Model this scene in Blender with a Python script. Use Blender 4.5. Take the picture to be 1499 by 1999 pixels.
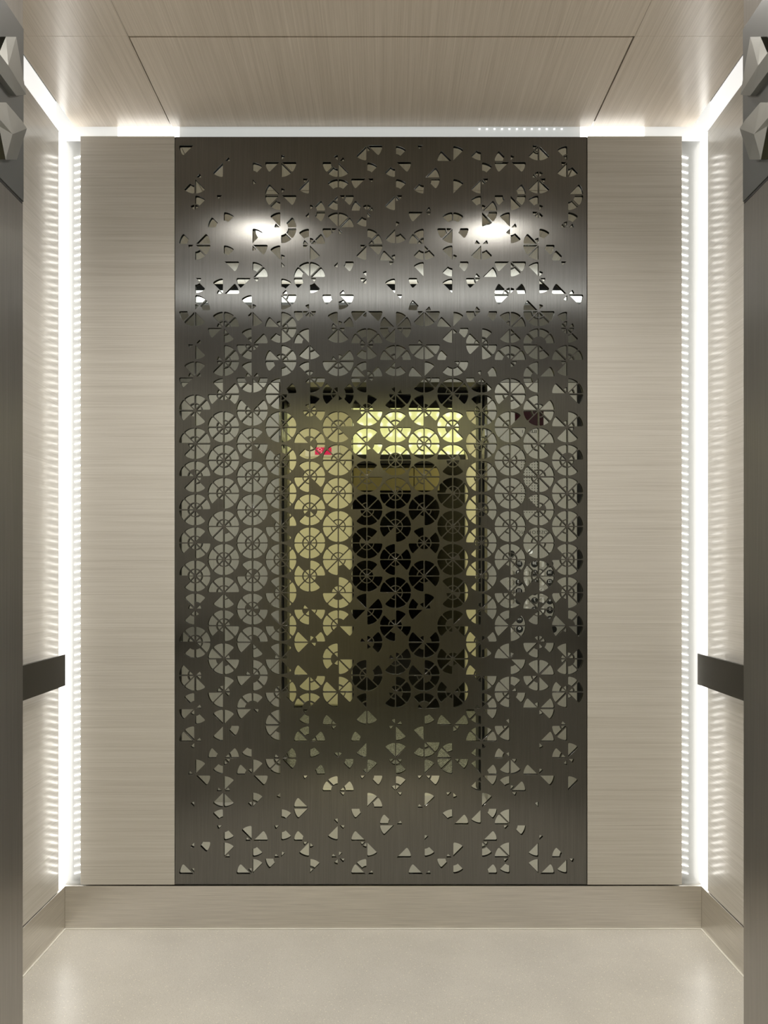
import bpy, bmesh, math, random
from mathutils import Vector, Matrix
random.seed(4)
for o in list(bpy.data.objects): bpy.data.objects.remove(o)
S = bpy.context.scene
COL = S.collection
F = 1704.0            # focal length in pixels of the 1499x1999 frame
EYE = 1.232
# ------------------------------------------------------------------ camera
cd = bpy.data.cameras.new('camera'); cam = bpy.data.objects.new('camera', cd); COL.objects.link(cam)
cam.location = (0, 0, EYE); cam.rotation_euler = (math.pi/2, 0, 0)
cd.sensor_fit = 'VERTICAL'; cd.sensor_height = 36.0; cd.lens = 36.0*F/1999
cd.shift_x = 1.5/1999; cd.shift_y = 115.5/1999; cd.clip_start = 0.02
S.camera = cam
# ------------------------------------------------------------------ world, exposure
w = bpy.data.worlds.new('world'); S.world = w; w.use_nodes = True
w.node_tree.nodes['Background'].inputs[0].default_value = (0.9, 0.95, 1, 1)
w.node_tree.nodes['Background'].inputs[1].default_value = 0.02
S.view_settings.view_transform = 'Standard'; S.view_settings.look = 'None'
S.view_settings.exposure = 0.0; S.view_settings.gamma = 1.0; S.view_settings.use_curve_mapping = False
# light levels (lamps, plus an unseen landing fill)
CORNER_E = 5.8      # luminous strips in the two rear corners
STREAK_E = 9.0        # streaks of glow from the corner diodes
COVE_E = 0.82       # frosted cove round the ceiling
SPOT_W = 76.0       # ceiling downlights
HALL_W = 46.0       # added fill above the landing, no fixture modelled
TRANSOM_E = 1.35
def area(name, loc, rot, sx, sy, power, color):
    l = bpy.data.lights.new(name, 'AREA'); l.shape = 'RECTANGLE'; l.size = sx; l.size_y = sy
    l.energy = power; l.color = color
    o = bpy.data.objects.new(name, l); COL.objects.link(o); o.location = loc; o.rotation_euler = rot
    return o
area('landing_fill', (1.3, -0.35, 2.93), (0, 0, 0), 0.5, 1.2, HALL_W, (1.0, 0.90, 0.66))  # unseen area lights added to brighten the landing
area('landing_fill', (-1.3, -0.35, 2.93), (0, 0, 0), 0.5, 1.2, HALL_W, (1.0, 0.90, 0.66))
for sx in (-0.531, 0.483):
    l = bpy.data.lights.new('downlight_beam', 'SPOT'); l.energy = SPOT_W; l.spot_size = math.radians(146); l.spot_blend = 1.0
    l.shadow_soft_size = 0.035; l.color = (1.0, 0.96, 0.90)
    o = bpy.data.objects.new('downlight_beam', l); COL.objects.link(o); o.location = (sx, 2.114, 2.745)

# ------------------------------------------------------------------ materials
def mat(name, color=(.8,.8,.8), rough=.5, metal=0., spec=.5, emis=None, es=0., aniso=0.):
    m = bpy.data.materials.new(name); m.use_nodes = True
    b = m.node_tree.nodes['Principled BSDF']
    b.inputs['Base Color'].default_value = (*color, 1); b.inputs['Roughness'].default_value = rough
    b.inputs['Metallic'].default_value = metal; b.inputs['Specular IOR Level'].default_value = spec
    if emis: b.inputs['Emission Color'].default_value = (*emis, 1); b.inputs['Emission Strength'].default_value = es
    return m
def stretch_noise(m, scale, detail=4, rough=.6):
    nt = m.node_tree; N = nt.nodes; L = nt.links
    tc = N.new('ShaderNodeTexCoord'); mp = N.new('ShaderNodeMapping'); mp.inputs['Scale'].default_value = scale
    no = N.new('ShaderNodeTexNoise'); no.inputs['Scale'].default_value = 1; no.inputs['Detail'].default_value = detail
    no.inputs['Roughness'].default_value = rough
    L.new(tc.outputs['Object'], mp.inputs[0]); L.new(mp.outputs[0], no.inputs['Vector'])
    return no
def ramp(m, src, stops):
    r = m.node_tree.nodes.new('ShaderNodeValToRGB'); e = r.color_ramp.elements
    while len(e) < len(stops): e.new(0.5)
    for i, (p, c) in enumerate(stops): e[i].position = p; e[i].color = (*c, 1)
    m.node_tree.links.new(src, r.inputs[0]); return r
def bump(m, src, strength, dist):
    b = m.node_tree.nodes.new('ShaderNodeBump'); b.inputs['Strength'].default_value = strength; b.inputs['Distance'].default_value = dist
    m.node_tree.links.new(src, b.inputs['Height']); m.node_tree.links.new(b.outputs[0], m.node_tree.nodes['Principled BSDF'].inputs['Normal'])
def wood(name, fine, coarse, rough=.3, coat=0., tint=(1, 1, 1), crough=.19):
    """pale reconstituted veneer: fine parallel grain, satin lacquer"""
    m = mat(name, rough=rough, spec=.5); nt = m.node_tree; N = nt.nodes; L = nt.links
    a = stretch_noise(m, fine, 6, .7); b = stretch_noise(m, coarse, 3, .6)
    ad = N.new('ShaderNodeMath'); ad.operation = 'MULTIPLY_ADD'; ad.inputs[1].default_value = .75
    mb = N.new('ShaderNodeMath'); mb.operation = 'MULTIPLY'; mb.inputs[1].default_value = .25
    L.new(b.outputs[0], mb.inputs[0]); L.new(a.outputs[0], ad.inputs[0]); L.new(mb.outputs[0], ad.inputs[2])
    r = ramp(m, ad.outputs[0], [(p, tuple(a_*b_ for a_, b_ in zip(c, tint))) for p, c in ((.30, (.425, .40, .355)), (.5, (.545, .52, .475)), (.72, (.645, .625, .585)))])
    L.new(r.outputs[0], N['Principled BSDF'].inputs['Base Color'])
    bump(m, a.outputs[0], .08, .0005)
    p = N['Principled BSDF']; p.inputs['Coat Weight'].default_value = coat; p.inputs['Coat Roughness'].default_value = crough
    p.inputs['Specular IOR Level'].default_value = .25
    return m
WOOD_BACK = wood('veneer_horizontal_grain', (2.5, 40, 420), (.9, 9, 60))
WOOD_SIDE = wood('veneer_side_wall', (40, 2.5, 420), (9, .9, 60), .35, 1.0)
WOOD_CEIL = wood('veneer_lengthwise_grain', (420, 2.5, 40), (60, .9, 9), .35, .8, (1.25, 1.17, 1.10), .22)
def steel(name, col, rough, brush, aniso=.6, rot=0.0, axis='Z'):
    m = mat(name, col, rough, 1.0); nt = m.node_tree; N = nt.nodes; L = nt.links; b = N['Principled BSDF']
    n = stretch_noise(m, brush, 3, .6)
    r = ramp(m, n.outputs[0], [(.25, tuple(c*.82 for c in col)), (.75, tuple(min(1, c*1.12) for c in col))])
    L.new(r.outputs[0], b.inputs['Base Color'])
    bump(m, n.outputs[0], .05, .0002)
    if aniso:
        t = N.new('ShaderNodeTangent'); t.direction_type = 'RADIAL'; t.axis = axis
        L.new(t.outputs[0], b.inputs['Tangent']); b.inputs['Anisotropic'].default_value = aniso
        b.inputs['Anisotropic Rotation'].default_value = rot
    return m
DARK_STEEL = steel('dark_brushed_steel', (.175, .172, .163), .21, (700, 700, 6), .8)
JAMB_STEEL = steel('jamb_brushed_steel', (.40, .385, .365), .28, (700, 700, 6), .5)
SHADED_STEEL = steel('shaded_header_steel', (.40, .395, .37), .36, (500, 500, 5), .4)  # return panel steel darkened to stand in for dimmer light on the header
BASE_STEEL = steel('skirting_satin_steel', (.69, .665, .625), .30, (6, 6, 500), .5)
PANEL_STEEL = steel('return_panel_steel', (.78, .77, .72), .38, (500, 500, 5), .4)
GLYPH_STEEL = mat('cast_satin_steel', (.31, .31, .29), .38, 1.0)
BLACK = mat('black_rubber', (.008, .008, .008), .45)
DARKMETAL = mat('dark_metal_edge', (.05, .045, .04), .3, 1.0)
RAIL = mat('bronze_handrail_metal', (.038, .035, .026), .35, 1.0)
WHITE = mat('satin_grey_acrylic', (.25, .255, .25), .15)
CAULK = mat('pale_floor_joint', (.8, .78, .72), .5)
MIRROR = mat('silvered_mirror', (.54, .56, .52), .008, 1.0)
CREAM = mat('cream_paint', (.70, .675, .50), .45)
CREAM2 = mat('ceiling_paint', (.5, .48, .42), .7)
DOORBLACK = mat('black_polished_door', (.035, .034, .03), .12, 1.0)
GOLD_SHEEN = mat('gold_reflection_band', (.42, .37, .20), .3, 1.0)  # warm reflection in the dark doors, put into the colour
FRAMESTEEL = mat('dark_polished_frame', (.14, .135, .11), .12, 1.0)
MARKER = mat('marker_plate_grey', (.20, .205, .205), .35, 1.0)
HEADER = mat('black_header_metal', (.012, .012, .012), .25)
CHROME = mat('bright_polished_steel', (.85, .85, .83), .12, 1.0)
SILL = mat('sill_aluminium', (.80, .78, .70), .45, .5)
BTNSTEEL = mat('spun_steel_button', (.78, .77, .73), .2, 1.0)
BLACKLABEL = mat('black_label_disc', (.01, .01, .01), .3)
WHITEINK = mat('white_marking', (.85, .85, .85), .5)
DARKINK = mat('dark_engraved_marking', (.05, .05, .045), .5)
REDGLASS = mat('dark_red_display_glass', (.015, .002, .004), .12, spec=.2, emis=(.7, .03, .07), es=.012)
REDLIT = mat('lit_red_display', (.3, .0, .05), .3, emis=(1, .02, .12), es=.75)
PINKLIT = mat('lit_pink_digit', (.8, .5, .5), .3, emis=(1, .45, .5), es=1.0)
LAMP_W = mat('lit_corner_diffuser', (.9, .9, .9), .4, emis=(1, .975, .93), es=CORNER_E)
LAMP_C = mat('lit_cove_diffuser', (.9, .9, .9), .3, emis=(1, .975, .93), es=COVE_E)
LAMP_B = mat('lit_cove_tube_window', (.9, .9, .9), .3, emis=(1, .985, .95), es=3.0)
LAMP_D = mat('dim_cove_diffuser', (.5, .5, .5), .3, emis=(.96, 1, .97), es=.42)
LAMP_E = mat('soft_cove_diffuser', (.5, .5, .5), .3, emis=(1, 1, .95), es=.62)
LAMP_F = mat('front_cove_diffuser', (.5, .5, .5), .3, emis=(1, 1, .97), es=5.5)
LED_STREAK = mat('diode_streak_glow', (.9, .9, .9), .4, emis=(1, .97, .92), es=STREAK_E)
DOWN = mat('lit_downlight_lens', (.9, .9, .9), .4, emis=(1, .96, .9), es=60)
def terrazzo():
    m = mat('pale_terrazzo', rough=.3, spec=.45); nt = m.node_tree; N = nt.nodes; L = nt.links
    a = stretch_noise(m, (420, 420, 420), 2, .7); c = stretch_noise(m, (5, 5, 5), 3, .5)
    r = ramp(m, a.outputs[0], [(.3, (.50, .475, .43)), (.5, (.64, .615, .565)), (.66, (.69, .665, .615)), (.74, (.86, .84, .79))])
    r2 = ramp(m, c.outputs[0], [(.3, (.90, .90, .90)), (.7, (1, 1, 1))])
    mx = N.new('ShaderNodeMix'); mx.data_type = 'RGBA'; mx.blend_type = 'MULTIPLY'; mx.inputs[0].default_value = 1
    L.new(r.outputs[0], mx.inputs[6]); L.new(r2.outputs[0], mx.inputs[7]); L.new(mx.outputs[2], N['Principled BSDF'].inputs['Base Color'])
    v = N.new('ShaderNodeTexVoronoi'); v.inputs['Scale'].default_value = 70; L.new(N['Texture Coordinate'].outputs['Object'], v.inputs['Vector'])
    rs = ramp(m, v.outputs['Distance'], [(.0, (1, 1, 1)), (.10, (1, 1, 1)), (.16, (0, 0, 0))])
    m2 = N.new('ShaderNodeMix'); m2.data_type = 'RGBA'; L.new(rs.outputs[0], m2.inputs[0]); L.new(mx.outputs[2], m2.inputs[6]); m2.inputs[7].default_value = (.80, .76, .66, 1)
    L.new(m2.outputs[2], N['Principled BSDF'].inputs['Base Color'])
    bump(m, a.outputs[0], .15, .0004); return m
FLOOR = terrazzo()
def carpet():
    m = mat('grey_flecked_carpet', rough=.95, spec=.1)
    a = stretch_noise(m, (130, 130, 130), 3, .8)
    r = ramp(m, a.outputs[0], [(.38, (.03, .032, .028)), (.5, (.15, .155, .14)), (.62, (.42, .43, .39))])
    m.node_tree.links.new(r.outputs[0], m.node_tree.nodes['Principled BSDF'].inputs['Base Color']); return m
CARPET = carpet()
def lattice_glow():
    """backlit transom: yellow diffuser with brighter spots of the lamps behind it"""
    m = mat('backlit_yellow_diffuser', (.6, .6, .3), .3); nt = m.node_tree; N = nt.nodes; L = nt.links
    tc = N.new('ShaderNodeTexCoord'); mp = N.new('ShaderNodeMapping'); mp.inputs['Scale'].default_value = (11.5, 11.5, 11.5)
    v = N.new('ShaderNodeTexVoronoi'); v.inputs['Scale'].default_value = 1; v.inputs['Randomness'].default_value = .15
    L.new(tc.outputs['Object'], mp.inputs[0]); L.new(mp.outputs[0], v.inputs['Vector'])
    r = ramp(m, v.outputs['Distance'], [(.0, (1, 1, .85)), (.18, (1, 1, .72)), (.32, (.64, .64, .30)), (.8, (.52, .52, .20))])
    L.new(r.outputs[0], N['Principled BSDF'].inputs['Emission Color'])
    N['Principled BSDF'].inputs['Emission Strength'].default_value = TRANSOM_E * 1.3; return m
GLOW = lattice_glow()

# ------------------------------------------------------------------ helpers
def link(name, me, m, parent=None):
    o = bpy.data.objects.new(name, me); COL.objects.link(o)
    if m and not me.materials: me.materials.append(m)
    if parent: o.parent = parent
    return o
def add_box(bm, x0, x1, y0, y1, z0, z1):
    v = [bm.verts.new((x, y, z)) for x in (x0, x1) for y in (y0, y1) for z in (z0, z1)]
    for f in ((0,1,3,2),(4,6,7,5),(0,4,5,1),(2,3,7,6),(0,2,6,4),(1,5,7,3)): bm.faces.new([v[i] for i in f])
def box(name, m, x0, x1, y0, y1, z0, z1, parent=None, bev=0., org=None, seg=2):
    """box in world coordinates; the object's origin sits at org or, for a child, at its parent"""
    if parent: org = Vector(parent.location) if parent.parent is None else Vector(parent.location)+Vector(parent.parent.location)
    org = Vector(org) if org is not None else Vector(((x0+x1)/2, (y0+y1)/2, min(z0, z1)))
    bm = bmesh.new(); add_box(bm, *sorted((x0, x1)), *sorted((y0, y1)), *sorted((z0, z1)))
    bmesh.ops.recalc_face_normals(bm, faces=bm.faces)
    if bev: bmesh.ops.bevel(bm, geom=bm.edges[:], offset=bev, segments=seg, affect='EDGES', profile=.5)
    bmesh.ops.translate(bm, verts=bm.verts, vec=-org)
    me = bpy.data.meshes.new(name); bm.to_mesh(me); bm.free()
    o = link(name, me, m, parent)
    if not parent: o.location = org
    return o
def boxes(name, m, lst, parent=None, org=(0,0,0)):
    bm = bmesh.new()
    for b in lst: add_box(bm, *b)
    bmesh.ops.recalc_face_normals(bm, faces=bm.faces)
    o0 = Vector(parent.location) if parent else Vector(org)
    bmesh.ops.translate(bm, verts=bm.verts, vec=-o0)
    me = bpy.data.meshes.new(name); bm.to_mesh(me); bm.free()
    o = link(name, me, m, parent)
    if not parent: o.location = o0
    return o
def struct(o): o['kind'] = 'structure'; return o
def thing(name, loc, label, cat, group=None):
    o = bpy.data.objects.new(name, None); COL.objects.link(o); o.location = loc; o.empty_display_size = .1
    return tag(o, label, cat, group)
def tag(o, label, cat, group=None):
    o['label'] = label; o['category'] = cat
    if group: o['group'] = group
    return o
def lathe(name, m, prof, pos, axis, parent=None, seg=32):
    """revolve (r, h) profile about an axis vector placed at world pos"""
    bm = bmesh.new(); rings = []
    for r, h in prof:
        if r < 1e-6: rings.append([bm.verts.new((0, 0, h))])
        else: rings.append([bm.verts.new((r*math.cos(2*math.pi*i/seg), r*math.sin(2*math.pi*i/seg), h)) for i in range(seg)])
    for a, b in zip(rings, rings[1:]):
        for i in range(seg):
            j = (i+1) % seg
            if len(a) == 1 and len(b) > 1: bm.faces.new((a[0], b[i], b[j]))
            elif len(b) == 1 and len(a) > 1: bm.faces.new((a[i], b[0], a[j]))
            elif len(a) > 1: bm.faces.new((a[i], b[i], b[j], a[j]))
    bmesh.ops.recalc_face_normals(bm, faces=bm.faces)
    q = Vector((0, 0, 1)).rotation_difference(Vector(axis)); bmesh.ops.transform(bm, matrix=q.to_matrix().to_4x4(), verts=bm.verts)
    me = bpy.data.meshes.new(name); bm.to_mesh(me); bm.free()
    ax = Vector(axis).normalized()
    for p in me.polygons: p.use_smooth = abs(p.normal.dot(ax)) < .97
    o = link(name, me, m, parent); p0 = Vector(pos)
    if parent:
        q = parent
        while q: p0 -= Vector(q.location); q = q.parent
    o.location = p0; return o
def text(name, s, m, size, pos, parent, rotz=math.pi, extr=.0004, bold=0.0, align='CENTER', sp=1.0):
    cu = bpy.data.curves.new(name, 'FONT'); cu.body = s; cu.size = size; cu.extrude = extr; cu.offset = bold
    cu.space_character = sp; cu.align_x = align; cu.align_y = 'CENTER'; cu.resolution_u = 2
    t = bpy.data.objects.new(name+'_tmp', cu); COL.objects.link(t)
    bpy.context.view_layer.update()
    me = bpy.data.meshes.new_from_object(t.evaluated_get(bpy.context.evaluated_depsgraph_get()))
    bpy.data.objects.remove(t); me.transform(Matrix.Rotation(rotz, 4, 'Z') @ Matrix.Rotation(math.pi/2, 4, 'X'))
    me.materials.clear(); me.materials.append(m)
    o = link(name, me, None, parent); p0 = Vector(pos); q = parent
    while q: p0 -= Vector(q.location); q = q.parent
    o.location = p0; return o

# ------------------------------------------------------------------ car shell
YB, YF = 3.03, 1.344          # back wall, inner face of the car front
XW, ZC, ZW = 1.10, 2.76, 2.725
fl = struct(box('floor', FLOOR, -1.16, 1.16, 1.10, YB+.05, -.04, 0))
wb = struct(box('wall_back', WHITE, -XW-.06, XW+.06, YB, YB+.04, .0, 2.86))
PT, PB = 2.722, .158          # top and bottom of the back panels
box('wood_panel', WOOD_BACK, -1.037, -.7150, 2.990, YB, PB, PT, wb, .0006)
box('wood_panel', WOOD_BACK, .7000, 1.023, 2.990, YB, PB, PT, wb, .0006)
boxes('shadow_gap', DARKMETAL, [(-.7150, -.7136, 2.998, YB, PB, PT), (.6984, .7000, 2.998, YB, PB, PT)], wb)
for sx, side in ((-1, 'left'), (1, 'right')):
    a, b = sorted((sx*XW, sx*(XW+.03)))
    struct(box('wall_'+side, WOOD_SIDE, a, b, YF-.01, 2.962, .148, ZW, bev=.0008))
    a, b = sorted((sx*(XW+.05), sx*(XW+.07)))
    struct(box('trim_'+('1' if sx < 0 else '2'), WHITE, a, b, YF-.05, YB, ZW-.05, 2.86))
    a, b = sorted((sx*(XW-.004), sx*(XW+.03)))
    struct(box('baseboard_'+side, BASE_STEEL, a, b, YF-.01, YB, 0, .146, bev=.0008))
struct(box('baseboard_back', BASE_STEEL, -XW+.004, XW-.004, 3.006, YB, 0, .148, bev=.0008))
struct(boxes('trim_19', CAULK, [(-XW+.001, XW-.001, 2.999, 3.0055, .0005, .003), (-XW+.004, -XW+.0095, YF+.02, 2.999, .0005, .003), (XW-.0095, XW-.004, YF+.02, 2.999, .0005, .003)]))
# ceiling: six lacquered panels under a dark carrier
ce = struct(box('ceiling', HEADER, -1.045, 1.045, YF+.03, 2.99, ZC+.014, ZC+.03))
for (x0, x1, g0, g1) in ((-1.063, -.7285, 0, .0006), (-.7285, .7185, .0006, .0012), (.7185, 1.063, .0012, 0)):
    for (y0, y1, r) in ((YF+.012, 2.4935, 0), (2.4935, 3.002, 1)):
        mid = x0 < 0 < x1
        gx0 = x0 + (.0022 if mid and r else .0004); gx1 = x1 - (.0040 if mid and r else .0004)
        gy0 = y0 + (.0060 if mid and r else .0003)
        box('ceiling_panel', WOOD_CEIL, gx0, gx1, gy0, y1-.0003, ZC, ZC+.014, ce, .0004, seg=1)
struct(box('trim_5', HEADER, -1.2, 1.2, YF-.05, YB+.05, 2.86, 2.88))
# car front: header and left return panel (the right one is the control panel)
struct(box('wall_front', SHADED_STEEL, -1.20, 1.20, YF-.12, YF, 2.24, 2.652, bev=.001))
struct(box('trim_6', HEADER, -1.2, 1.2, YF-.12, YF-.06, 2.66, 2.86))
lr = struct(box('wall_front_left', PANEL_STEEL, -1.075, -.556, YF-.12, YF, 0, 2.238, bev=.0015))
box('edge_strip', BLACK, -1.13, -1.076, YF-.12, YF-.01, 0, 2.238, lr)
# steel reveal skins that line the doorway
for sx in (-1, 1):
    a, b = sorted((sx*.5545, sx*.556))
    struct(box('trim_'+('3' if sx < 0 else '4'), JAMB_STEEL, a, b, YF-.119, YF-.0005, 0.001, 2.236, bev=.0004, seg=1))
# ------------------------------------------------------------------ doorway, landing
struct(box('trim_7', BLACK, -.64, -.550, 1.00, 1.15, 0, 2.24))
struct(box('trim_8', BLACK, .530, .64, 1.00, 1.15, 0, 2.24))
struct(box('trim_17', BLACK, -.64, -.560, 1.151, YF-.121, 0, 2.24))
struct(box('trim_18', BLACK, .560, .64, 1.151, YF-.121, 0, 2.24))
struct(box('trim_9', HEADER, -.9, .9, 1.00, YF-.125, 2.245, 2.5))
sl = struct(box('trim_10', SILL, -.62, .62, 1.165, 1.215, -.03, .002, bev=.001))
struct(box('trim_11', SILL, -.62, .62, 1.06, 1.13, -.03, .002, bev=.001))
struct(box('trim_12', BLACK, -.62, .62, 1.125, 1.17, -.06, -.02))
struct(box('trim_13', FRAMESTEEL, -.68, -.550, .86, .995, 0, 2.19, bev=.004))
struct(box('trim_14', FRAMESTEEL, .545, .68, .86, .995, 0, 2.19, bev=.004))
struct(box('trim_15', HEADER, -.9, .9, .86, .995, 2.192, 2.4))
struct(box('wall_landing_left', CREAM, -2.6, -.685, .86, .98, 0, 3.0))
struct(box('wall_landing_right', CREAM, .685, 2.6, .86, .98, 0, 3.0))
struct(box('wall_landing_top', CREAM, -.684, .684, .86, .98, 2.41, 3.0))
struct(box('floor_landing_border', FLOOR, -2.6, 2.6, .70, 1.058, -.04, 0))
struct(box('floor_landing', CARPET, -2.6, 2.6, -1.7, .70, -.04, 0.0))
struct(box('ceiling_landing', CREAM2, -2.6, 2.6, -1.8, 1.0, 3.0, 3.05))
struct(box('wall_landing_side_left', CREAM, -2.65, -2.6, -1.8, 1.0, 0, 3.0))
struct(box('wall_landing_side_right', CREAM, 2.6, 2.65, -1.8, 1.0, 0, 3.0))
struct(box('wall_landing_back_left', CREAM, -2.6, -.275, -1.82, -1.70, .035, 3.0, bev=.03, seg=5))
struct(box('baseboard_landing_left', BLACK, -2.6, -.29, -1.82, -1.69, 0, .04))
struct(box('wall_landing_back_right', CREAM, .725, 2.6, -1.82, -1.70, .035, 3.0, bev=.03, seg=5))
struct(box('baseboard_landing_right', BLACK, .74, 2.6, -1.82, -1.69, 0, .04))
struct(box('wall_landing_back_top', CREAM, -.27, .72, -1.82, -1.73, 2.76, 3.0))
# opposite elevator
d1 = struct(box('door_1', HEADER, -.27, .72, -1.84, -1.78, 0, 2.18))
box('door_leaf', DOORBLACK, -.268, .272, -1.78, -1.765, .006, 2.178, d1, .001)
for bx in ((-.266, .270), (.278, .50)): box('reflection_band', GOLD_SHEEN, bx[0], bx[1], -1.766, -1.762, 1.95, 2.15, d1, .001)  # gold reflection on the polished leaves, built as thin bands
box('door_leaf', DOORBLACK, .276, .718, -1.78, -1.765, .006, 2.178, d1, .001)
struct(box('trim_16', HEADER, -.27, .72, -1.80, -1.71, 2.182, 2.262, bev=.002))
t = thing('transom_light', (.225, -1.76, 2.265), 'backlit yellow patterned transom over the black doors across the landing', 'light')
box('diffuser', GLOW, -.268, .718, -1.77, -1.755, 2.266, 2.755, t)
fr = boxes('frame', DARKMETAL, [(-.27, .72, -1.775, -1.745, 2.262, 2.268), (-.27, .72, -1.775, -1.745, 2.752, 2.758)], t)
# landing position indicator on the cream pier
k = 7.7/F
def H(px, py): return (px-748)*k, EYE+(1115-py)*k
x0, z1 = H(596, 872); x1, z0 = H(664, 892)
t = thing('floor_indicator', ((x0+x1)/2, -1.70, z0), 'small steel floor indicator with lit red display on the cream pier', 'indicator')
box('faceplate', PANEL_STEEL, x0, x1, -1.70, -1.693, z0, z1, t, .001)
x0, z1 = H(615, 873.5); x1, z0 = H(647, 888)
dsp = box('display', REDLIT, x0, x1, -1.694, -1.690, z0, z1, t)
# dot matrix 8
dots = []
pat = ['.##.', '#..#', '#..#', '.##.', '#..#', '#..#', '.##.']
cx, cz = H(624.5, 880.5)
for r, row in enumerate(pat):
    for c, ch in enumerate(row):
        if ch == '#':
            X = cx-(c-1.5)*.0095; Z = cz+(3-r)*.0078
            dots.append((X-.0034, X+.0034, -1.6905, -1.6885, Z-.003, Z+.003))
g = boxes('digit_dots', PINKLIT, dots, t); g['label'] = 'pink dot matrix numeral 8'

# ------------------------------------------------------------------ mirror and perforated screen
mr = box('mirror', MIRROR, -.7130, .6975, 3.0005, 3.006, PB+.002, PT-.001)
tag(mr, 'full height silvered mirror seen through the cut-outs of the dark perforated screen', 'mirror')
PAT = {
'A': ['.....f..','.i.fo...','b......i','.ffo.io.','..io....','bo.ffo..','.i.f.i..','fi...fif','bbififfb','bfffbifb','bbibf.bo','bb.bbbbb','b.bbibbb','bbbbbibb','oi.ib.if','bbboo.bb','.iiffbb.','.i.oif.o','.i..i.ff','f.f...i.','.......i','..o.i...','......fi'],
'B': ['.i..f...','.....i..','o.....o.','o.f.....','.f....if','bb.b.fib','fbbbfii.','.fbiibif','bbbbbbbf','bbbbbbbb','bbffibbb','bbfoffbb','bbbbbbbb','bf.bf.bb','biffibbb','fifofoff','fii.ffii','f.o.f..f','.biio.o.','fi.ff.i.','...o.i.o','fi......'],
'C': ['........','o..i....','........','f.fi....','ofi..f..','i..fi..f','.fiibb.b','.iofooif','.bbfbbb.','b.b.bbfb','bbbfbbbb','ffbbbbbf','fbbbbbbb','obbbbbib','biobbbob','oo.b.ffb','bboo.fi.','o.i..foo','....o...','f.f...oi','b......i','.f.o..if','f.....fi'],
'D': ['i.ff.f..','i.f.off.','.ooo..if','i..i...f','oibf....','fbbfo.fi','bbfo.ofi','.oibffff','bbffffff','obbbbbbi','bbbbbbbb','fbibbbif','bbbbbbbb','bfffbbib','fbbbbo.f','fi.fffif','fbo.bbii','....offf','.bf.bbi.','....i...','o..o.i..','i....oi.'],
'E': ['........','....fi..','ioo.i...','ib.f.iio','ffio.oof','..iiib.i','...bf.of','i.bfi..b','fibiii.i','boobo.fo','bbb.bbib','bboboibb','bbbbbbbb','bbibbbbi','..b.boi.','ioi..ff.','..obf.f.','b...oioo','.b.o..fo','.o...i..','.....ff.','...ifio.','b.......'],
'F': ['.i.foo.i','o.b.b..o','ff.i.b.f','..o.i...','.ifo.o..','ioiffiif','iffbbfi.','.ooi.bbi','bb.bfbbb','bfbfffbb','bbbfffbb','bbbffbfb','bfbiffbb','bbfoofii','o.f..bbb','..ffioob','bfb.fff.','.....ib.','i.o....i','.bi...oo','..i.f..i','i.i.i.i.'],
'G': ['..fif...','o.i..f..','ii.io.oi','obf.fi..','....ii.i','..f.if..','fbifoibo','ibi.fofo','bifffibi','f.oifffb','b.fbbbbf','ffbbbifb','b.bbbbof','bibbbbbb','.fbb.f.f','iboi..i.','.ooffbbb','...ff..b','....f.o.','f.o..i.i','fo...o..','...fiif.','.i....fo'],
'H': ['o.f.o...','o.iif...','i..of...','.....ifi','..i....f','ffb.fof.','fo.ob.fb','.iffbi.i','b.bffbfb','bbbbbbbb','bbbbbbff','bbbb.bfb','ibfibfbb','bbbfb.fb','fib.ofbi','ibfbb.i.','bbofbi.i','.i.f.i.i','f.ibii.f','b.i....i','.i...fo.','.f......'],
'I': ['.....i..','.fo.o...','.ii..f..','...bo.bb','.....o.f','.ifffio.','..ffffi.','f.bff.f.','ifbiffbf','bbbfbbbb','bbffbbff','ffbfifbb','ibbiibib','fffibfbb','fi...foi','.offoffi','bboofbf.','of.o..io','..fbo..f','f.b..i..','f.....i.','i..o....','.i....f.'],
'J': ['f.....f.','f.......','o.o.fb.o','i.o.o..f','.......f','f.oif.f.','..boo.o.','ffb.bfbf','biiffobb','foibbiff','bbbbffob','fbbbbbbb','boffbbfb','bbobbi.b','f.b.iboo','iffiofbi','.bofibo.','.fii..f.','..b.fffo','...i.i..','.f.....o','f..o.oi.'],
'K': ['....o...','o.iif...','ifof...o','.i.of.i.','.f...bi.','..o..bi.','bibf.fb.','.o.bbo.i','ffbfbbio','bbffbbff','bfbffbfb','bbbibffo','bbbfbibb','fbbfbifb','fff.bf.i','io.offb.','..ffiib.','bof.ooi.','ff.io.ff','.of.b..f','f.o.f...','.fib....','.o......'],
'L': ['i.f..fo.','.oof.o..','.i.oi..f','..fb.f..','io...fbi','ff.bf..b','bfii..ob','fffb.bff','f.fbffbb','fbbbbbbb','bfbbbbfb','bbbfbfbb','bbbfifbb','ffiobb.f','.fff.ffo','i.fo..ff','oio.bbff','....fb.i','..iff.oi','ifi....o','..o..iff','....oiff'],
'M': ['...fbi..','i.iff.ii','i..iii.o','o.o.fffi','i.if...f','i.fbbbf.','oo.bffoo','.f..foof','iffbfbfb','ffifbbff','bbffbbfb','bobbbf.f','bfbfffbb','bfffibbf','ofbib.fb','iioiof.i','ff.fob.f','.ffi..fi','.f.i....','i.f...f.','.......i','i...f...','.f.....f'],
'N': ['...ofi.b','.foo....','oi....ii','.....io.','.if.i.f.','.iibiiib','bb..fiff','fbf...fi','fbiff.fi','obibbbbo','fbbbfbfb','fbbfbfbb','bbbbbbib','bbbfibib','oof.iff.','iboofiif','obfiffbi','....fbi.','f.i.i.b.','f.......','........','..i.f.o.'],
}
PX = 2.992/F                         # metres per pixel on the screen's front face
R_OUT, R_MID, HB = 30.7*PX, 13.5*PX, .0014
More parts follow.
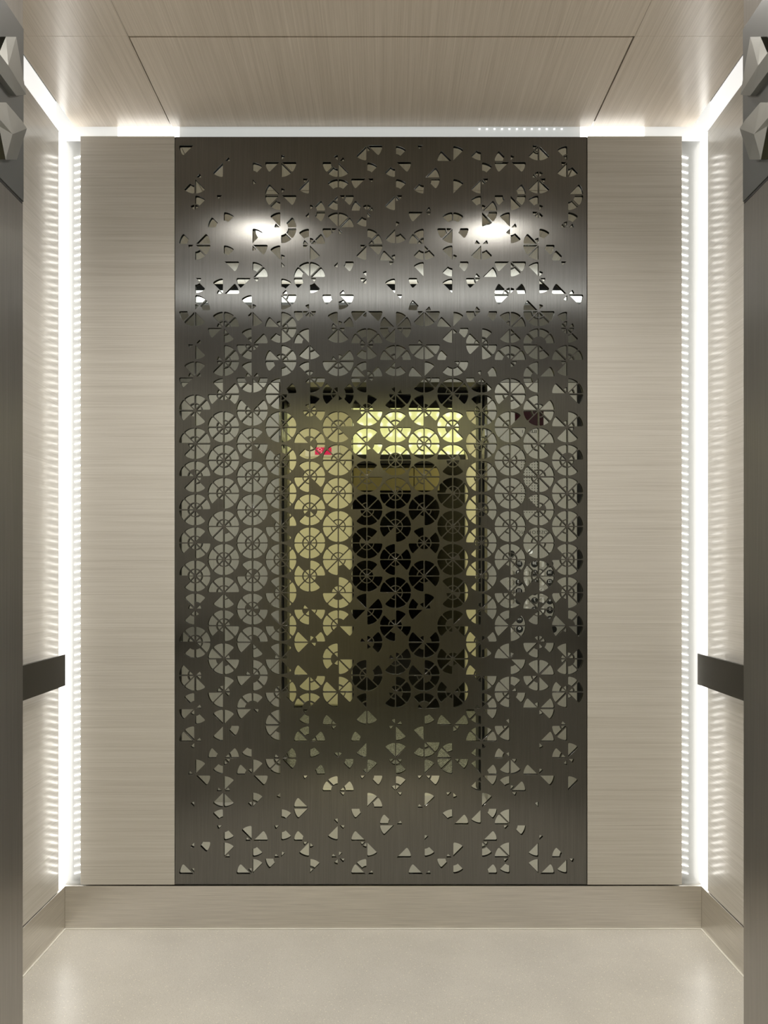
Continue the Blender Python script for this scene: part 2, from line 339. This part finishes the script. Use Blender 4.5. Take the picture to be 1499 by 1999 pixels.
def wedge(r0, r1, cut):
    """outline of one cut-out, its bisector along +x; r0=0 means it reaches the centre"""
    a = math.pi/8; u = Vector((math.cos(a), math.sin(a))); n = Vector((math.sin(a), -math.cos(a)))
    to = math.sqrt(r1*r1-HB*HB); P = u*to+n*HB; th = math.atan2(P.y, P.x)
    pts = []
    da = cut/r1
    A = u*(to-cut)+n*HB; B = Vector((r1*math.cos(th-da), r1*math.sin(th-da)))
    top = [A*(1-s)**2+P*2*s*(1-s)+B*s*s for s in (0, .25, .5, .75, 1)]
    m = 3
    arc = [Vector((r1*math.cos(b), r1*math.sin(b))) for b in [(th-da)*(1-2*i/(m+1)) for i in range(1, m+1)]]
    bot = [Vector((p.x, -p.y)) for p in reversed(top)]
    if r0 > 0:
        ti = math.sqrt(r0*r0-HB*HB); Q = u*ti+n*HB; tq = math.atan2(Q.y, Q.x)
        inn = [Vector((r0*math.cos(b), r0*math.sin(b))) for b in (-tq, -tq*.5, 0, tq*.5, tq)]
    else: inn = [Vector((HB/math.sin(a), 0))]
    return top+arc+bot+inn
W_FULL = wedge(0, R_OUT, 3.0*PX); W_OUT = wedge(R_MID+HB, R_OUT, 3.0*PX); W_IN = wedge(0, R_MID-HB, 1.0*PX)
def screen_mesh():
    cu = bpy.data.curves.new('screen', 'CURVE'); cu.dimensions = '2D'; cu.fill_mode = 'BOTH'; cu.extrude = .0017; cu.bevel_depth = .0003; cu.bevel_resolution = 0
    def spline(pts):
        s = cu.splines.new('POLY'); s.points.add(len(pts)-1)
        for i, p in enumerate(pts): s.points[i].co = (p[0], p[1], 0, 1)
        s.use_cyclic_u = True
    x0, x1 = -.7125, .6970; z0, z1 = PB+.0015, PT-.0015
    spline([(x0, z0), (x1, z0), (x1, z1), (x0, z1)])
    for ci, key in enumerate('ABCDEFGHIJKLMN'):
        cpx = 380.0+56.0*ci
        for k_, s in enumerate(PAT[key]):
            assert len(s) == 8, (key, k_, s)
            even = ci % 2 == 1 if ci < 5 else None
            stag = key in 'BDFHJLN'
            cpy = (315.0 if stag else 282.5)+64.77*k_
            cx = (cpx-748)*PX; cz = EYE+(1115-cpy)*PX
            for i, ch in enumerate(s):
                for sh in {'.': (), 'f': (W_FULL,), 'o': (W_OUT,), 'i': (W_IN,), 'b': (W_OUT, W_IN)}[ch]:
                    b = math.pi/2-math.pi/8-i*math.pi/4; c, d = math.cos(b), math.sin(b)
                    spline([(cx+p.x*c-p.y*d, cz+p.x*d+p.y*c) for p in sh])
    o = bpy.data.objects.new('tmp', cu); COL.objects.link(o); bpy.context.view_layer.update()
    me = bpy.data.meshes.new_from_object(o.evaluated_get(bpy.context.evaluated_depsgraph_get())); bpy.data.objects.remove(o)
    me.transform(Matrix.Rotation(math.pi/2, 4, 'X')); me.name = 'perforated_screen'; me.materials.clear(); return me
cols = {k_: len(v) for k_, v in PAT.items()}
for k_, v in cols.items(): assert v == (22 if k_ in 'BDFHJLN' else 23), (k_, v)
sm = screen_mesh(); sm.transform(Matrix.Translation((0, 2.994, 0)))
sc = link('perforated_screen', sm, DARK_STEEL)
tag(sc, 'tall dark brushed steel screen with cut-out segmented circles over the rear mirror', 'screen')
print('screen tris', len(sm.polygons))

# ------------------------------------------------------------------ lights as objects
for sx, side, xin in ((-1, 'left', -1.037), (1, 'right', 1.023)):
    t = thing('corner_light', (sx*XW, 3.0, .148), 'white luminous vertical strip in the rear %s corner of the car' % side, 'light')
    a, b = sorted((sx*(XW+.001), sx*(XW+.012)))
    box('diffuser', LAMP_W, a, b, 2.966, YB, .150, ZW, t)
    t = thing('led_strip', (xin, YB-.004, .165), 'rung like row of white diodes drawn as streaks of glow beside the outer edge of the %s wood panel' % side, 'light')
    a, b = sorted((xin+sx*.0006, xin+sx*.036))
    box('backing', WHITE, a, b, YB-.004, YB-.0015, .165, 2.715, t)
    p = .0261; n = int((2.70-.19)/p)
    bm = bmesh.new()  # diodes drawn as tilted glowing bars standing in for their light streaks
    for y in (YB-.0085, YB-.004):
        for (dx, dz) in ((.0015, .0265), (.0015, .0281), (.033, .0196), (.033, .0180)): bm.verts.new((sx*dx, y-t.location.y, dz))
    v = list(bm.verts)
    for f in ((0,1,2,3),(4,5,6,7),(0,1,5,4),(1,2,6,5),(2,3,7,6),(3,0,4,7)): bm.faces.new([v[q] for q in f])
    bmesh.ops.recalc_face_normals(bm, faces=bm.faces)
    me = bpy.data.meshes.new('diode_glow'); bm.to_mesh(me); bm.free(); first = link('diode_glow', me, LED_STREAK, t)
    for i in range(1, n):
        c = first.copy(); COL.objects.link(c); c.parent = t; c.location = (0, 0, i*p)
    t = thing('cove_light', (sx*(XW+.04), 2.2, ZW), 'frosted light cove between the ceiling and the %s wall' % side, 'light')
    a, b = sorted((sx*(XW+.034), sx*(XW+.046)))
    box('diffuser', LAMP_C, a, b, YF+.01, YB-.002, ZW-.03, 2.859, t)
t = thing('cove_light', (0, YB-.004, 2.726), 'thin cove strip under the ceiling edge above the screen, brighter near both ends', 'light')
def cove(x0p, x1p, m, nm):
    kk = 3.024/F; return box(nm, m, (x0p-748)*kk, (x1p-748)*kk, 3.022, YB-.001, 2.724, 2.859, t)
cove(110, 230, LAMP_E, 'diffuser'); cove(230, 350, LAMP_B, 'diffuser'); cove(350.5, 1132, LAMP_D, 'diffuser')
cove(1132.5, 1257, LAMP_B, 'diffuser'); cove(1257.5, 1386, LAMP_E, 'diffuser')
kk = 3.02/F; first = None
for i in range(12):
    px = 936+i*14.6; X = (px-748)*kk; Z = EYE+(1115-251.5)*kk
    if first is None:
        first = box('diode_glow', LAMP_B, X-.0025, X+.0025, 3.0195, 3.022, Z-.0015, Z+.0015, t); X0 = X
    else:
        c = first.copy(); COL.objects.link(c); c.parent = t; c.location = (X-X0, 0, 0)
t = thing('cove_light', (0, YF-.03, 2.668), 'long bright cove strip above the car doorway, seen in the mirror', 'light')
box('diffuser', LAMP_F, -1.08, 1.08, YF-.03, YF-.018, 2.676, 2.735, t)
for sx, side in ((-.531, 'left'), (.483, 'right')):
    t = thing('downlight', (sx, 2.114, ZC-.004), 'round recessed ceiling downlight at %s, mirrored in the steel screen' % side, 'light')
    lathe('trim_ring', CHROME, [(.046, 0), (.046, .003), (.058, .0035), (.058, 0), (.046, 0)], (sx, 2.114, ZC-.0035), (0, 0, 1), t)
    lathe('lens', DOWN, [(0, .0), (.0455, .0), (.0455, .002), (0, .002)], (sx, 2.114, ZC-.0025), (0, 0, 1), t)

# ------------------------------------------------------------------ handrails
for sx, side in ((-1, 'left'), (1, 'right')):
    t = thing('handrail', (sx*XW, 2.1, .85), 'flat dark bronze handrail on the %s car wall' % side, 'handrail')
    a, b = sorted((sx*1.05, sx*1.060)); e = 2.886 if sx < 0 else 2.918
    box('rail', RAIL, a, b, 1.42, e, .8535, .957, t, .001)
    for y in (1.6, 2.2, 2.78):
        a, b = sorted((sx*1.060, sx*1.0999)); box('bracket', DARKMETAL, a, b, y, y+.03, .885, .925, t, .002)

# ------------------------------------------------------------------ faceted markers on the doorway reveals
def glyph(name, sx, pts_px, hi, parent, ridge):
    """pts_px: right-half outline (px, py) of the raised face as seen in the photograph's left reveal"""
    xf = .556-.0135; DC = xf*F/748
    def conv(px, py, mirror=False):
        d = xf*F/(748-px); z = EYE+(1115-py)*d/F
        return (2*DC-d if mirror else d), z
    pr = [conv(*p) for p in pts_px]; q = pr+[(2*DC-d, z) for d, z in pr[-2:0:-1]]
    bm = bmesh.new(); n = len(q); m = len(pr)
    base = [bm.verts.new((sx*.5545, d, z)) for d, z in q]
    top = [bm.verts.new((sx*(xf+.0015), d, z)) for d, z in q]
    c = conv(*ridge); R1 = bm.verts.new((sx*(xf-.0025), c[0], c[1])); R2 = bm.verts.new((sx*(xf-.0025), 2*DC-c[0], c[1]))
    for i in range(n):
        j = (i+1) % n
        bm.faces.new((base[i], base[j], top[j], top[i]))
        bm.faces.new((top[i], top[j], R1 if i < m-1 else R2))
    bm.faces.new((top[0], R1, R2)); bm.faces.new((top[m-1], R2, R1))
    bmesh.ops.recalc_face_normals(bm, faces=bm.faces)
    bmesh.ops.translate(bm, verts=bm.verts, vec=-Vector(parent.location))
    me = bpy.data.meshes.new(name); bm.to_mesh(me); bm.free()
    return link(name, me, GLYPH_STEEL, parent)
for sx, side in ((-1, 'left'), (1, 'right')):
    t = thing('door_jamb_marker', (sx*.5545, 1.29, 1.80), 'grey steel marker plate with raised faceted shapes on the %s door reveal' % side, 'marker')
    a, b = sorted((sx*.5545, sx*.5530))
    bm_ = box('plate', MARKER, a, b, YF-.118, YF-.001, 1.800, 2.066, t, .0005, seg=1)
    a, b = sorted((sx*.5545, sx*.5541)); box('shadow_line', BLACK, a, b, YF-.118, YF-.004, 1.796, 1.7995, t)
    g1 = glyph('upper_relief', sx, [(0, 104), (13.6, 71.6), (33.6, 72), (44.4, 133), (53, 185), (34, 187), (0, 141)], .012, t, (12.8, 128))
    g2 = glyph('lower_relief', sx, [(0, 200), (14, 200), (44, 235), (54.5, 251), (35, 311.5), (13, 311.5), (0, 246)], .012, t, (21, 262))

# ------------------------------------------------------------------ control panel on the right return
kc = 4.656/F; YP = YF
def C(px, py): return (px-748)*kc, EYE+(1115-py)*kc
cp = thing('control_panel', (.79, YF, 0), 'full height steel elevator control panel right of the doorway, seen mirrored', 'control panel')
box('faceplate', PANEL_STEEL, .556, 1.034, YF-.12, YF, 0, 2.238, cp, .0015)
box('edge_strip', BLACK, 1.035, 1.15, YF-.12, YF-.01, 0, 2.238, cp)
x0, z1 = C(1005, 803); x1, z0 = C(1061, 831)
ds = box('display', REDGLASS, x0, x1, YF, YF+.002, z0, z1, cp, .0005, seg=1); ds['label'] = 'dark red display window'
def ctext(s, px, py, size, m=DARKINK, bold=0.0, lift=.0006, sp=1.0):
    x, z = C(px, py); return text('lettering', s, m, size, (x, YF+lift, z), cp, rotz=math.pi, bold=bold, sp=sp)
ctext('ELEV', 1040, 842.5, .021, bold=.0004); ctext('1', 1020, 842.5, .021, bold=.0004)
ctext('SMOKING', 1035, 1039.5, .0275, sp=1.22); ctext('NO', 1069.5, 1039.5, .0275, sp=1.1)
holes = []
bm = bmesh.new()
for r in range(21):
    for c_ in range(7):
        x, z = C(1018+c_*5.15, 897+r*5.15)
        bmesh.ops.create_circle(bm, cap_ends=True, segments=8, radius=.0027, matrix=Matrix.Translation((x, YF+.0003, z)) @ Matrix.Rotation(-math.pi/2, 4, 'X'))
bmesh.ops.translate(bm, verts=bm.verts, vec=-Vector(cp.location))
me = bpy.data.meshes.new('speaker_holes'); bm.to_mesh(me); bm.free(); sh = link('speaker_holes', me, BLACK, cp); sh['kind'] = 'stuff'
rows = [('19', '20', '21'), ('16', '17', '18'), ('12', '14', '15'), ('9', '10', '11'), ('6', '7', '8'), ('3', '4', '5')]
colx = (1073.3, 1043.4, 1013)
def label_disc(px, py, s=None):
    x, z = C(px, py)
    d = lathe('number_disc', BLACKLABEL, [(0, .0), (.0190, .0), (.0190, .0012), (0, .0012)], (x, YF, z), (0, 1, 0), cp, 28)
    if s: text('numeral', s, WHITEINK, .0205, (x, YF+.0016, z+.0045), d, rotz=math.pi, bold=.0006)
    return d
def push(px, py):
    x, z = C(px, py)
    return lathe('button', BTNSTEEL, [(.0195, 0), (.0195, .0015), (.0175, .003), (.0165, .0018), (.012, .0012), (0, .0006)], (x, YF, z), (0, 1, 0), cp, 32)
for r, row in enumerate(rows):
    for c_, s in enumerate(row):
        py = 1101+18*r; label_disc(colx[c_], py, s); push(colx[c_]-15, py)
def tri_symbol(px, py, opening, d):
    x, z = C(px, py); lst = bmesh.new()
    for s in (-1, 1):
        tip = s*(.010 if opening else .002); bs = s*(.003 if opening else .009)
        vs = [lst.verts.new((x+tip, YF+.0016, z+.004)), lst.verts.new((x+bs, YF+.0016, z+.0105)), lst.verts.new((x+bs, YF+.0016, z-.0025))]
        lst.faces.new(vs)
    add_box(lst, x-.0008, x+.0008, YF+.0013, YF+.0016, z-.003, z+.011)
    p0 = Vector(cp.location)+Vector(d.location); bmesh.ops.translate(lst, verts=lst.verts, vec=-p0)
    me = bpy.data.meshes.new('symbol'); lst.to_mesh(me); lst.free(); link('symbol', me, WHITEINK, d)
d = label_disc(1073.3, 1209); tri_symbol(1073.3, 1209, True, d); push(1058.3, 1209)
d = label_disc(1014, 1210); tri_symbol(1014, 1210, False, d); push(999, 1210)
d = label_disc(1014, 1228.5); x, z = C(1014, 1226.5)
lathe('bell_symbol', WHITEINK, [(.003, 0), (.0085, 0), (.0085, .0004), (.003, .0004), (.003, 0)], (x, YF+.0013, z), (0, 1, 0), d, 24); push(999, 1228.5)
label_disc(1080, 1228.5)
for px, py in ((1035, 1077), (1072, 1081)):
    x, z = C(px, py)
    ks = lathe('key_switch', CHROME, [(.0135, 0), (.0135, .004), (.012, .006), (0, .006)], (x, YF, z), (0, 1, 0), cp, 28)
    kb = box('keyway', BLACK, -.0012, .0012, -.0004, .0004, -.006, .006, None)
    kb.parent = ks; kb.location = (0, .0063, 0); kb.rotation_euler = (0, math.radians(38), 0)
x, z = C(998.5, 1081); lathe('round_socket', BLACKLABEL, [(0, 0), (.0175, 0), (.0175, .002), (.013, .003), (0, .001)], (x, YF, z), (0, 1, 0), cp, 28)
